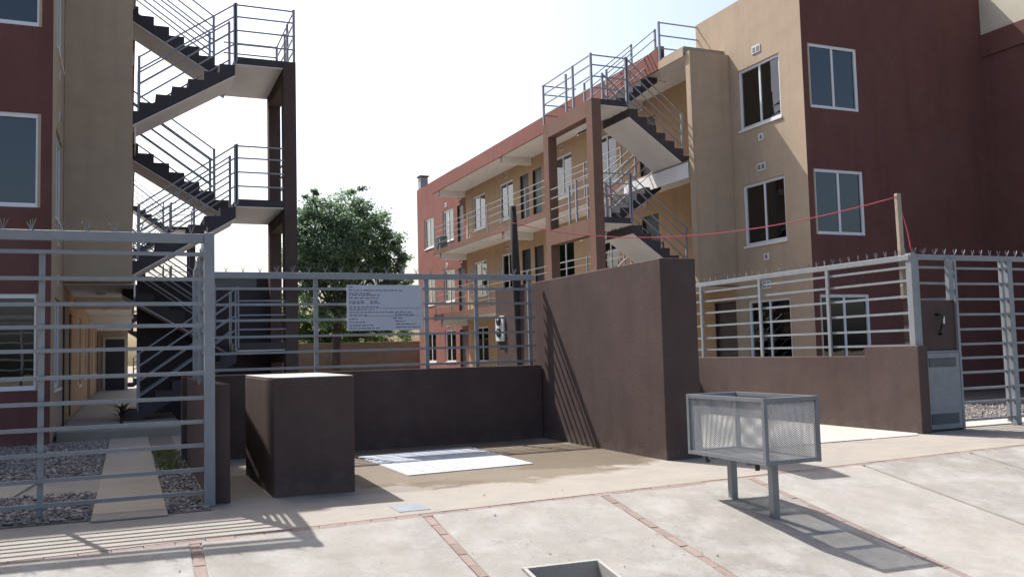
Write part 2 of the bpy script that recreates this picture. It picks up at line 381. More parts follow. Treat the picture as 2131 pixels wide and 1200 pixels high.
gm.build('grass', 'grass', label='small patch of grass beside the garden path', cat='grass', kind='stuff', fix=False)

# ------------------------------------------------------------------ fences
SPK = []
for q in range(4):
    m = MB(); rq = random.Random(40+q)
    for k in range(4):
        lean = (-.9, -.35, .35, .9)[k]*rq.uniform(.6, 1.1); y = rq.uniform(-.02, .02)
        m.bar((0, 0, 0), (.05*lean, y, rq.uniform(.07, .10)), .0045, .0045)
    SPK.append(unwarp_mesh(m, 'spike', 'galv'))
def rails_fence(root, p, q, beam_z, rails, posts, post_bot, beam=.08, rail=.032, mid_top=None, spikes=True, post_w=.045, sp=.2):
    """straight fence between ground points p and q (axis-aligned); posts given as fractions"""
    p, q = Vector(p), Vector(q); d = q-p; L = d.length; u = d.normalized(); nn = Vector((-u.y, u.x, 0))
    MB().bar(p+Vector((0, 0, beam_z)), q+Vector((0, 0, beam_z)), .06, beam).build('top_beam', 'steel', root, bevel=.004)
    for z in rails:
        MB().bar(p+Vector((0, 0, z+random.uniform(-.007, .007))), q+Vector((0, 0, z+random.uniform(-.007, .007))), rail*.9, rail).build('rail', 'steel', root)
    for t in posts:
        c = p+d*t+nn*.032
        MB().bar(c+Vector((0, 0, post_bot)), c+Vector((0, 0, mid_top or beam_z-beam/2)), post_w, .030, upv=tuple(nn)).build('post', 'steel', root)
    if spikes:
        k = int(L/sp); ang = math.atan2(u.y, u.x)
        for i in range(k):
            c = p+u*((i+.5)*L/k); inst('spike', random.choice(SPK), root, c+Vector((0, 0, beam_z+beam/2-.004)), (random.uniform(-.15, .15), 0, ang+random.uniform(-.25, .25)))
def post(root, x, y, w, z0, z1, name='post', m='steel'):
    return box(x-w/2, x+w/2, y-w/2, y+w/2, z0, z1).build(name, m, root, bevel=.005)

LR = [2.156, 1.942, 1.737, 1.542, 1.347, 1.128, .926, .721, .517, .313, .114]
f = empty('metal_fence', (-1, 8.21, 0), 'tall grey rail fence in front of the pebble bed and garden path', 'fence')
rails_fence(f, (-3.9, 8.21, 0), (.60, 8.21, 0), 2.295, LR, [.04, .38, .722], .0, mid_top=2.15)
post(f, .645, 8.21, .085, 0, 2.345)
RR = [2.135, 1.933, 1.732, 1.525, 1.319, 1.107]
f = empty('metal_fence', (.7, 10, 1.04), 'grey rail fence returning on the low wall beside the garden path', 'fence')
rails_fence(f, (.645, 8.27, 0), (.76, 11.72, 0), 2.295, RR, [.36, .70], 1.0)
post(f, .70, 9.55, .07, 1.0, 2.25); post(f, .76, 11.60, .08, 1.0, 2.25)
f = empty('metal_fence', (3, 11.86, 1.04), 'grey rail fence on the low dark wall behind the white notice board', 'fence')
rails_fence(f, (.82, 11.86, 0), (5.42, 11.86, 0), 2.305, RR, [.315, .645, .805, .985], 1.0, post_w=.055)
post(f, .79, 11.86, .07, 1.0, 2.35)
RZ = [2.252, 2.067, 1.853, 1.624, 1.394, 1.180]
f = empty('metal_fence', (9.8, 12, 1.04), 'pale grey rail fence on the long brown wall behind the wire bin', 'fence')
rails_fence(f, (9.83, 9.12, 0), (9.83, 14.5, 0), 2.385, RZ, [.905, .59, .292], 1.0, post_w=.055, beam=.075, sp=.17)
post(f, 9.86, 9.14, .10, 1.1, 2.44)
GZ = [2.26, 2.038, 1.816, 1.602, 1.396, 1.176, .978, .781, .557, .354, .112]
f = empty('metal_gate', (12, 9.22, 0), 'tall grey rail gate beside the meter cabinet and pale gravel', 'gate')
rails_fence(f, (10.72, 9.24, 0), (14.6, 9.24, 0), 2.405, GZ, [.55, .8], .03, beam=.07, sp=.17)
rails_fence(f, (9.92, 9.24, 0), (10.716, 9.24, 0), 2.405, GZ[:3], [], .03, beam=.07, sp=.17)
post(f, 11.86, 9.25, .10, 0, 2.37); box(11.70, 11.75, 9.22, 9.27, .05, 2.37).build('post', 'steel', f)
for z in GZ: box(11.69, 11.80, 9.205, 9.217, z-.02, z+.02).build('hinge_tab', 'galv', f)

# ------------------------------------------------------------------ low walls, big wall, block
def wall(name, b, label, m='brown', bevel=.012, **k):
    c = ((b[0]+b[1])/2, (b[2]+b[3])/2, 0)
    return box(*b).build(name, m, loc=c, label=label, cat='wall', bevel=bevel, **k)
wall('garden_wall', (.66, .82, 8.26, 11.775, -.02, 1.03), 'low brown wall running back from the fence post beside the path')
wall('garden_wall', (.60, 5.47, 11.78, 11.94, -.02, 1.045), 'low dark wall under the fence that carries the notice board')
wall('tall_wall', (5.48, 5.95, 8.58, 13.52, -.02, 2.25), 'tall thick brown wall between the two driveways')
wall('garden_wall', (5.955, 6.15, 9.35, 14.4, -.02, 1.05), 'low brown wall along the far side of the tall wall')
lw = MB(); lw.prism([(9.02, -.02), (14.56, -.02), (14.56, 1.045), (9.98, 1.045), (9.98, 1.18), (9.02, 1.18)], 0, 9.77, 9.94)
lw.build('long_wall', 'brown', loc=(9.85, 11, 0), label='long brown wall with a raised end behind the wire bin', cat='wall', bevel=.01)
wall('garden_wall', (5.96, 9.765, 14.41, 14.56, -.02, 1.04), 'low brown wall closing the back of the second driveway')
blk = MB().prism([(1.20, 8.34), (1.93, 8.31), (1.98, 10.2), (1.17, 10.2)], 2, -.02, 1.06)
bk = empty('masonry_block', (1.55, 9.2, 0), 'big dark brown masonry block with a sunlit flat top', 'block')
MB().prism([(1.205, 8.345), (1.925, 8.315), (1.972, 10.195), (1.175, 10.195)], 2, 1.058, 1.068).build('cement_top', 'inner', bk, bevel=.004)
blk.build('body', 'brown', bk, bevel=.02)
#'big dark brown masonry block with a sunlit flat top', cat='block', bevel=.02)

# meter cabinet pier
c = empty('meter_cabinet', (10.35, 9.2, 0), 'grey steel gas meter cabinet under a dark brown panel beside the gate', 'cabinet')
box(9.96, 10.70, 9.17, 9.42, 0, 1.80).build('pier', 'brown', c, bevel=.006)
box(9.945, 9.985, 9.13, 9.168, 0, 2.37).build('corner_post', 'steel', c)
box(10.66, 10.70, 9.13, 9.168, 0, 2.37).build('corner_post', 'steel', c)
box(10.55, 10.64, 9.14, 9.20, 1.80, 2.37).build('upright', 'steel', c)
box(9.99, 10.655, 9.135, 9.169, 1.075, 1.10).build('ledge', 'galv', c)
d = box(10.0, 10.65, 9.13, 9.168, .03, 1.07).build('cabinet_door', 'steel', c, bevel=.004)
for z0, z1 in ((.88, 1.0), (.10, .24)):
    g = box(10.07, 10.58, 9.126, 9.131, z0, z1).build('vent_grille', 'doorway', c)
    for i in range(7):
        z = z0+.01+i*(z1-z0-.015)/7; box(10.075, 10.575, 9.118, 9.1255, z, z+.008).build('louvre', 'plate', g)
MB().tube([(10.30, 9.17, 1.60), (10.30, 9.10, 1.60), (10.33, 9.08, 1.56), (10.34, 9.09, 1.50), (10.30, 9.09, 1.42), (10.28, 9.10, 1.37), (10.33, 9.10, 1.34), (10.35, 9.17, 1.33)], .018, 8).build('pipe_hook', 'black', c, smooth=True)
MB().tube([(10.34, 9.075, 1.57), (10.33, 9.068, 1.47)], .012, 8).build('pipe_clip', 'white', c)

# brown meter pier behind the recess fence, pole, timber, cord
mtr = empty('electric_meter', (5.45, 13.29, 1.4), 'white twin meter box on the far end of the tall wall', 'meter')
box(5.445, 5.479, 13.14, 13.47, 1.41, 1.81).build('case', 'white', mtr, bevel=.012)
for z in (1.735, 1.545):
    MB().tube([(5.446, 13.30, z), (5.42, 13.30, z)], .075, 16).build('dial', 'black', mtr)
    box(5.414, 5.4195, 13.26, 13.32, z+.012, z+.035).build('dial_label', 'white', mtr)
MB().tube([(5.55, 12.62, 0), (5.50, 12.6, 1.2), (5.46, 12.6, 2.4), (5.43, 12.6, 3.47)], [.075, .07, .065, .055], 9).build('timber_pole', 'darkwood', loc=(5.55, 12.62, 0), label='dark timber pole standing behind the rail fence', cat='pole', smooth=True)
tp = MB().bar((9.905, 9.33, 1.83), (9.885, 9.33, 3.30), .075, .055, upv=(0, 1, 0))
tp.build('timber_post', 'wood', loc=(9.9, 9.33, 1.83), label='pale weathered timber post tied upright to the fence corner', cat='post', bevel=.006)
a, b = Vector((5.40, 12.53, 3.20)), Vector((9.885, 9.30, 3.26)); pts = []
for i in range(33):
    t = i/32; p = a.lerp(b, t); p.z -= .42*4*t*(1-t)*(1-.25*t); pts.append(p)
MB().tube(pts, .008, 6).build('red_cord', 'string', loc=a, label='red cord sagging from the dark pole to the timber post', cat='cord', smooth=True)
pts = [Vector((9.885, 9.34, 3.22)).lerp(Vector((10.02, 9.27, 2.46)), i/8)+Vector((.035*math.sin(i*.39), 0, 0)) for i in range(9)]
MB().tube(pts, .008, 5).build('red_cord', 'string', loc=pts[0], label='red cord end hanging from the timber post to the gate beam', cat='cord', smooth=True)

# notice board
sg = empty('notice_board', (3.18, 11.78, 1.58), 'white printed works notice board wired to the rail fence', 'sign')
box(2.66, 3.70, 11.795, 11.812, 1.575, 2.185).build('board', 'sign', sg)
pm = MB(); rs = random.Random(5)
def words(x0, x1, z, h):
    x = x0
    while x < x1-.01:
        wd = min(rs.uniform(.02, .07), x1-x)
        k = x
        while k < x+wd-.004:
            hh = h*rs.uniform(.7, 1.1); pm.box(k, k+.0055, 11.7925, 11.795, z, z+hh); k += .0085
        x += wd+.014
for fx0, fx1, fy in ((.03, .10, .05), (.03, .73, .12), (.03, .32, .185), (.03, .43, .225), (.03, .41, .29), (.03, .22, .36), (.30, .42, .36), (.03, .25, .40), (.30, .45, .40), (.03, .42, .485), (.03, .36, .535),
                     (.03, .85, .60), (.03, .27, .665), (.63, .90, .655), (.03, .14, .745), (.60, .74, .73), (.03, .25, .815), (.63, .76, .80), (.03, .36, .885), (.64, .90, .865), (.03, .42, .95), (.64, .98, .935)):
    words(2.66+1.04*fx0, 2.66+1.04*fx1, 2.185-.61*fy-.008, .016)
pm.box(3.05, 3.69, 11.7925, 11.795, 1.868, 1.872); pm.box(2.9, 3.66, 11.7925, 11.795, 1.767, 1.771)
pm.build('printed_lines', 'ink', sg, fix=False, kind='stuff')

# water meter box let into the pavement
wb = empty('meter_box', (2.75, 5.35, ramp_z(2.75, 5.35)), 'open concrete water meter box let into the sloping pavement', 'box')
def slanted(m, x0, x1, y0, y1, lo, hi):
    k = len(m.v)
    for dz in (lo, hi):
        for x, y in ((x0, y0), (x1, y0), (x1, y1), (x0, y1)): m.v.append(onramp(x, y, dz))
    m.f += [tuple(k+i for i in q) for q in ((3, 2, 1, 0), (4, 5, 6, 7), (0, 1, 5, 4), (1, 2, 6, 5), (2, 3, 7, 6), (3, 0, 4, 7))]; return m
for nm, r in (('rim', (W0+.003, W1-.003, V1-.03, V1-.003)), ('rim', (W0+.003, W1-.003, V0+.003, V0+.03)), ('rim', (W0+.003, W0+.03, V0+.03, V1-.03)), ('rim', (W1-.03, W1-.003, V0+.03, V1-.03))):
    slanted(MB(), *r, -.26, .014).build(nm, 'inner', wb, bevel=.004)
slanted(MB(), W0+.03, W1-.03, V0+.03, V1-.03, -.26, -.24).build('floor', 'soil', wb)
rk = random.Random(9)
for i in range(9):
    x, y = rk.uniform(W0+.08, W1-.1), rk.uniform(V0+.08, V1-.1); r = rk.uniform(.02, .04)
    slanted(MB(), x, x+r*1.5, y, y+r, -.24, -.22+r*.8).build('rubble', 'inner', wb)

# ------------------------------------------------------------------ wire waste bin
bn = empty('waste_bin', (4.89, 6.36, ramp_z(4.89, 6.36)), 'grey wire-mesh waste basket standing on two steel legs', 'bin')
BX0, BX1, BY0, BY1, BZ0, BZ1 = 4.63, 5.15, 5.82, 6.86, .315, .825
T = .034
for x in (BX0, BX1):
    for y in (BY0, BY1): box(x-T/2, x+T/2, y-T/2, y+T/2, BZ0-.02, BZ1).build('corner_bar', 'galv', bn)
for z in (BZ0, BZ1-.017):
    for y in (BY0, BY1): box(BX0+T/2, BX1-T/2, y-T/2+.001, y+T/2-.001, z-.016, z+.016).build('frame_bar', 'galv', bn)
    for x in (BX0, BX1): box(x-T/2+.001, x+T/2-.001, BY0+T/2, BY1-T/2, z-.016, z+.016).build('frame_bar', 'galv', bn)
for y in (6.09, 6.61): box(BX0+T/2, BX1-T/2, y-.018, y+.018, BZ0-.045, BZ0-.016).build('cross_bar', 'galv', bn)
for y in (5.98, 6.66): box(BX0+.02, BX0+.05, y-.012, y+.012, BZ0-.075, BZ0-.018).build('hinge_tab', 'black', bn)
class Put:
    def __init__(s, o, u, v, n): s.o, s.u, s.v, s.n = Vector(o), Vector(u), Vector(v), n
    def __call__(s, a, b, c): return tuple(s.o+s.u*a+s.v*b)
H = BZ1-BZ0-.03
for nm, o, u, U, V, vv, nn in (('a', (BX0, BY0, BZ0+.01), (0, 1, 0), BY1-BY0, H, (0, 0, 1), (1, 0, 0)), ('b', (BX1, BY0, BZ0+.01), (0, 1, 0), BY1-BY0, H, (0, 0, 1), (1, 0, 0)),
                       ('c', (BX0, BY0, BZ0+.01), (1, 0, 0), BX1-BX0, H, (0, 0, 1), (0, 1, 0)), ('d', (BX0, BY1, BZ0+.01), (1, 0, 0), BX1-BX0, H, (0, 0, 1), (0, 1, 0)),
                       ('e', (BX0, BY0, BZ0), (0, 1, 0), BY1-BY0, BX1-BX0, (1, 0, 0), (0, 0, 1))):
    kk = 1.9*V
    m = MB(); P = Put(o, u, vv, nn)
    for sgn in (1, -1):
        k = -1.75*V if sgn > 0 else 0
        while k < (U if sgn > 0 else U+1.75*V):
            u0, u1 = k, k+sgn*1.75*V; t0, t1 = 0., 1.; du = u1-u0
            a, b = (0-u0)/du, (U-u0)/du
            if a > b: a, b = b, a
            t0, t1 = max(t0, a), min(t1, b)
            if t1 > t0+.01: m.bar(P(u0+du*t0, V*t0, 0), P(u0+du*t1, V*t1, 0), .0043, .002+.0004*sgn, upv=nn)
            k += .03
    m.build('mesh_panel', 'meshsteel', bn, fix=False)
for x, y in ((4.89, 6.62), (4.905, 6.09)):
    box(x-.031, x+.031, y-.031, y+.031, ramp_z(x, y)-.03, BZ0-.045).build('leg', 'galv', bn, bevel=.004)

# ------------------------------------------------------------------ buildings
FL = [.15, 2.95, 5.80, 8.66]                          # floor levels
SOF = [2.70, 5.62, 8.42]                              # soffits
def window(root, axis, plane, a0, a1, z0, z1, face, rec=.09, mull=1, curtain=0, transom=False, t=.068, sill=True):
    """axis 'y': wall normal along x at x=plane; axis 'x': wall normal along y. face = sign of outward normal"""
    d = plane-face*rec
    def bx(u0, u1, d0, d1, q0, q1):
        return box(d0, d1, u0, u1, q0, q1) if axis == 'y' else box(u0, u1, d0, d1, q0, q1)
    m = MB()
    def ad(u0, u1, d0, d1, q0, q1):
        m.box(*((d0, d1, u0, u1, q0, q1) if axis == 'y' else (u0, u1, d0, d1, q0, q1)))
    ad(a0, a1, d-.03, d+.03, z0, z0+t); ad(a0, a1, d-.03, d+.03, z1-t, z1); ad(a0, a0+t, d-.03, d+.03, z0+t, z1-t); ad(a1-t, a1, d-.03, d+.03, z0+t, z1-t)
    wn = m.build('window', 'alu', root, fix=False)
    n = mull+1; wd = (a1-a0-2*t)/n
    for i in range(1, n):
        u = a0+t+wd*i; bx(u-.028, u+.028, d-.025, d+.036, z0+t, z1-t).build('mullion', 'alu', wn, fix=False)
    if transom: bx(a0+t, a1-t, d+face*.04-.008, d+face*.04+.008, z0+(z1-z0)*.42, z0+(z1-z0)*.42+.03).build('transom', 'alu', wn, fix=False)
    for i in range(n):
        bx(a0+t+wd*i, a0+t+wd*(i+1), d-.004+(.012 if i % 2 else 0), d+.004+(.012 if i % 2 else 0), z0+t, z1-t).build('pane', 'glass', wn, fix=False)
    if curtain:
        cm = MB(); lo, hi = (a0+t, a0+t+wd) if curtain == 1 else (a1-t-wd, a1-t) if curtain == 2 else (a0+t, a1-t)
        N = 14; dd = d-face*.12
        for i in range(N):
            u0, u1 = lo+(hi-lo)*i/N, lo+(hi-lo)*(i+1)/N; o = .025*(1 if i % 2 else -1); k = len(cm.v)
            P = lambda u, q, s: (dd+s, u, q) if axis == 'y' else (u, dd+s, q)
            cm.v += [P(u0, z0, -o), P(u1, z0, o), P(u1, z1, o), P(u0, z1, -o)]; cm.f.append((k, k+1, k+2, k+3))
        cm.build('curtain', 'curtain', wn, fix=False)
    if sill: bx(a0-.03, a1+.03, plane-face*rec, plane+face*.025, z0-.045, z0-.004).build('sill', 'plaster', wn, fix=False)
    return wn
def door(root, plane, y0, y1, z0, z1, face, m='door', handle=True):
    d = box(plane-face*.12, plane-face*.07, y0, y1, z0, z1).build('door', m, root, fix=False)
    for a in (y0, y1): box(plane-face*.12, plane-face*.02, a-.02, a+.02, z0, z1).build('jamb', 'door', d, fix=False)
    if handle: MB().tube([(plane-face*.06, y0+.1, z0+1.0), (plane-face*.02, y0+.1, z0+1.0), (plane-face*.02, y0+.2, z0+1.0)], .012, 6).build('handle', 'galv', d)

def building(mirror):
    X = (lambda x: 12.71-x) if mirror else (lambda x: x)
    fc = 1 if mirror else -1                          # outward normal of the court side along x
    nm = 'apartment_building'
    lab = ('maroon and beige apartment block with a ground-floor corridor beside the pebble bed' if mirror else 'three-storey maroon and beige apartment block with open galleries behind the long wall')
    B = empty(nm, (X(15), 15.5, 0), lab, 'building')
    XW, XG, YF, YN, YE, YB = 13.81, 12.60, 15.5, 18.12, 38.4, 44.6
    TOP = 9.72
    # ---- openings
    court = []                                        # y0,y1,z0,z1 on the court wall
    wins, doors = [], []
    for k in range(3):
        z0, z1 = FL[k]+.68, FL[k]+2.17
        wins.append((16.27, 17.79, z0, z1, 0, 2 if k == 99 else 0))
        wins.append((23.85, 25.12, z0-.12 if k < 2 else z0-.1, z1, (2, 0, 3)[k], 0))
        wins.append((26.9, 28.33, z0, z1, (1, 0, 1)[k], k < 2))
        wins.append((31.95, 33.35, z0, z1, (3, 2, 2)[k], 0))
        wins.append((34.95, 36.45, z0, z1, (1, 1, 2)[k], 0))
        wins.append((39.0, 40.5, z0, z1, (1, 0, 2)[k], 0))
        wins.append((41.9, 43.4, z0, z1, (0, 3, 1)[k], 0))
        for y in (29.3, 30.45, 37.65): doors.append((y, y+.8, FL[k], FL[k]+2.12))
    doors.append((18.25, 19.15, FL[0]-.1, 2.34)); doors.append((21.6, 22.5, FL[1], FL[1]+2.1)); doors.append((21.6, 22.5, FL[2], FL[2]+2.1))
    doors.append((20.2, 21.0, FL[0], FL[0]+2.1))
    allh = [w[:4] for w in wins]+doors
    def hole(u, v): return any(a < u < b and c < v < d for a, b, c, d in allh)
    def cwall(name, m, y0, y1, z0, z1):
        us = sorted({y0, y1} | {q for h in allh for q in h[:2] if y0 < q < y1}); vs = sorted({z0, z1} | {q for h in allh for q in h[2:] if z0 < q < z1})
        MB().solid(us, vs, hole, lambda u, v, d: (X(XW+d), u, v), 0, .2).build(name, m, B)
    cwall('wall', 'beige', YF+.002, YN+.1, 0, TOP)
    cwall('wall', 'ochre', YN+.1, 37.3, 0, 8.64)  # gallery stretch of the beige wall, bounce light in its colour
    box(X(XW), X(XW+.2), YN+.102, 19.47, 8.645, TOP).build('wall', 'beige', B)
    cwall('wall', 'red_lit', 37.3, YB, 0, 8.64)
    box(X(XW), X(XW+.2), 38.3, YB, 8.645, 9.72).build('parapet', 'red_lit', B)
    box(X(XW), X(XW+.2), 19.472, 38.298, 8.645, 8.70).build('parapet', 'red_lit', B)
    # ---- street front
    fw_ = []
    for k in range(3):
        z0, z1 = FL[k]+.70, FL[k]+2.17
        fw_.append((X(13.97), X(15.40), z0, z1))
    fw_ = [(min(a, b), max(a, b), c, d) for a, b, c, d in fw_]
    xa, xb = sorted((X(XW+.001), X(19.95)))
    us = sorted({xa, xb} | {q for h in fw_ for q in h[:2]}); FT = 10.0 if not mirror else 10.95
    vs = sorted({0, FT} | {q for h in fw_ for q in h[2:]})
    MB().solid(us, vs, lambda u, v: any(a < u < b and c < v < d for a, b, c, d in fw_), lambda u, v, d: (u, YF+d, v), 0, .2).build('front_wall', 'red', B)
    for i, h in enumerate(fw_): window(B, 'x', YF, *h, -1, rec=.05, sill=False)
    # ---- back, far side and roof (unseen, close the volume)
    box(X(19.3), X(19.5), YF+.2, YB, 0, 9.9).build('rear_wall', 'red', B)
    box(X(XW+.2), X(19.3), YB-.2, YB, 0, 9.9).build('end_wall', 'red_lit', B)
    box(X(XW+.2), X(19.3), YF+.2, YB-.2, 8.5, 8.66).build('roof', 'path', B)
    for z in FL[1:3]: box(X(XW+.2), X(19.3), YF+.2, YB-.2, z-.2, z).build('floor_slab', 'path', B)
    box(X(XW+2.8), X(XW+2.9), YF+.2, YB-.2, 0, 8.5).build('inner_wall', 'path', B)
    for y in (18.6, 26, 29, 33.9, 38.6): box(X(XW+.2), X(XW+2.8), y, y+.1, 0, 8.5).build('inner_wall', 'path', B)
    # ---- fin wall and galleries
    box(X(XG+.05), X(XW-.002), YN, YN+.2, 2.72, 8.50).build('fin_wall', 'beige', B, bevel=.008)
    for k in (0, 1, 2):
        zt = FL[k+1]
        y0 = YN+.202
        sl_ = box(X(XG+.02), X(XW-.001), y0, YE, SOF[k]+.002, zt).build('gallery_slab', 'path', B)
        box(X(XG+.021), X(XW-.002), y0, YE-.002, SOF[k]-.012, SOF[k]).build('soffit', 'plaster', sl_)
        if k < 2:
            box(X(XG-.01), X(XG+.019), 21.40, YE, SOF[k]-.014, zt+.02).build('fascia', 'frame_brown', sl_)
            box(X(XG-.009), X(XG+.019), y0, 21.398, SOF[k]-.25, zt-.05).build('fascia', 'plaster', sl_)
        else:
            box(X(XG-.01), X(XG+.05), 19.45, YE, SOF[k]-.014, 8.95).build('fascia', 'red_lit', sl_)
            box(X(XG-.009), X(XG+.019), y0, 19.448, SOF[k]-.014, zt-.05).build('fascia', 'beige', sl_)
        for y in (22.2, 30.12, 37.3):
            box(X(XG+.02), X(XW-.003), y, y+.2, SOF[k]-.27, SOF[k]-.013).build('beam', 'plaster', sl_, bevel=.005)
            box(X(XG+.0195), X(XG+.005), y+.0, y+.2, SOF[k]-.27, SOF[k]-.015).build('beam_end', 'frame_brown', sl_)
        for y in (20.3, 26.6, 32.4, 35.2):
            MB().tube([(X(13.24), y, SOF[k]-.013), (X(13.24), y, SOF[k]-.05), (X(13.24), y, SOF[k]-.075)], [.10, .10, .06], 12).build('lamp', 'plaster', sl_, smooth=False)
    # ---- window units, doors, vents
    for (a, b, c, d, cu, tr) in wins:
        window(B, 'y', X(XW), a, b, c, d, fc, rec=.07, curtain=cu, transom=bool(tr))
    for i, (a, b, c, d) in enumerate(doors): door(B, X(XW), a, b, c, d, fc, 'door' if i % 2 else 'doorway')
    for k in range(3):
        for y in (17.05, 27.6, 40.0, 38.0, 32.6):
            zc = FL[k]+2.50 if y < 18 else FL[k]+2.42
            v = box(X(XW), X(XW)+fc*.015, y-.15, y+.15, zc-.09, zc+.09).build('vent', 'white', B, fix=False)
            for s in (-.07, .07): box(X(XW)+fc*.0155, X(XW)+fc*.02, y+s-.05, y+s+.05, zc-.06, zc+.06).build('vent_slot', 'plate', v, fix=False)
        if k < 2:
            zc = FL[k+1]+.36
            v = box(X(XW), X(XW)+fc*.015, 16.92, 17.10, zc-.08, zc+.08).build('vent', 'white', B, fix=False)
            box(X(XW)+fc*.0155, X(XW)+fc*.02, 16.97, 17.05, zc-.045, zc+.045).build('vent_slot', 'plate', v, fix=False)
    # ---- gallery railings
    for k in (1, 2):
        z = FL[k]; xr = X(XG+.05)
        ys = [21.6, 23.8, 26.0, 28.2, 30.4, 31.8, 33.95, 36.2, 38.3]
        rl = None
        for y in ys:
            p = MB().bar((xr, y, z), (xr, y, z+1.08), .04).build('railing_post', 'rail', B, fix=False)
        for h in (.32, .58, .84, 1.05):
            MB().bar((xr, ys[0], z+h), (xr, ys[-1], z+h), .022).build('railing_bar', 'railside', B, fix=False)
    return B
BR = building(False)
BL = building(True)
# wing of the right block that comes forward
MB().box(19.48, 22, 11.5, 15.498, 0, 8.19).build('wing_wall', 'red', BR)
MB().box(19.44, 22, 11.5, 15.497, 8.195, 8.75).build('wing_band', 'red', BR)
MB().box(19.49, 22, 11.5, 15.5, 8.755, 11.6).build('wing_upper_wall', 'cream', BR)
# roof vent on the far end
ch = box(13.86, 14.25, 44.05, 44.5, 9.0, 10.35).build('roof_vent', 'steel', BR)
box(13.80, 14.31, 43.99, 44.56, 10.36, 10.42).build('vent_cap', 'stairdark', ch)
# air conditioner on the gallery rail of the second floor
ac = empty('air_conditioner', (12.72, 38.0, FL[2]), 'grey air conditioner unit at the far end of the top gallery', 'air conditioner')
box(12.66, 13.0, 37.55, 38.2, FL[2], FL[2]+.62).build('case', 'plate', ac, bevel=.015)
MB().tube([(12.659, 37.95, FL[2]+.31), (12.64, 37.95, FL[2]+.31)], .22, 20).build('fan_guard', 'black', ac)
# guard rail on the gallery roof
for h in (.30, .64, .98):
    MB().bar((12.62, 19.4, FL[3]+h), (13.805, 19.4, FL[3]+h), .028).build('roof_rail_bar', 'rail', BR)
MB().bar((12.62, 19.4, FL[3]-.1), (12.62, 19.4, FL[3]+1.0), .05).build('roof_rail_post', 'rail', BR)
box(12.70, 12.86, 19.55, 19.7, FL[3], FL[3]+.42).build('roof_outlet', 'stairdark', BR)

# end of the left corridor
ce = empty('corridor_end', (-.45, 38, .15), 'ochre end wall with a dark door closing the ground-floor corridor', 'wall')
box(-1.09, -.02, 38.42, 38.6, .15, 2.69).build('end_wall', 'beige', ce)
box(-.82, -.14, 38.38, 38.415, .15, 2.12).build('door', 'doorway', ce)
box(-.92, -.825, 38.37, 38.415, .15, 2.22).build('door_frame', 'cream', ce); box(-.135, -.05, 38.37, 38.415, .15, 2.22).build('door_frame', 'cream', ce)
box(-.825, -.135, 38.37, 38.415, 2.125, 2.22).build('door_frame', 'cream', ce)

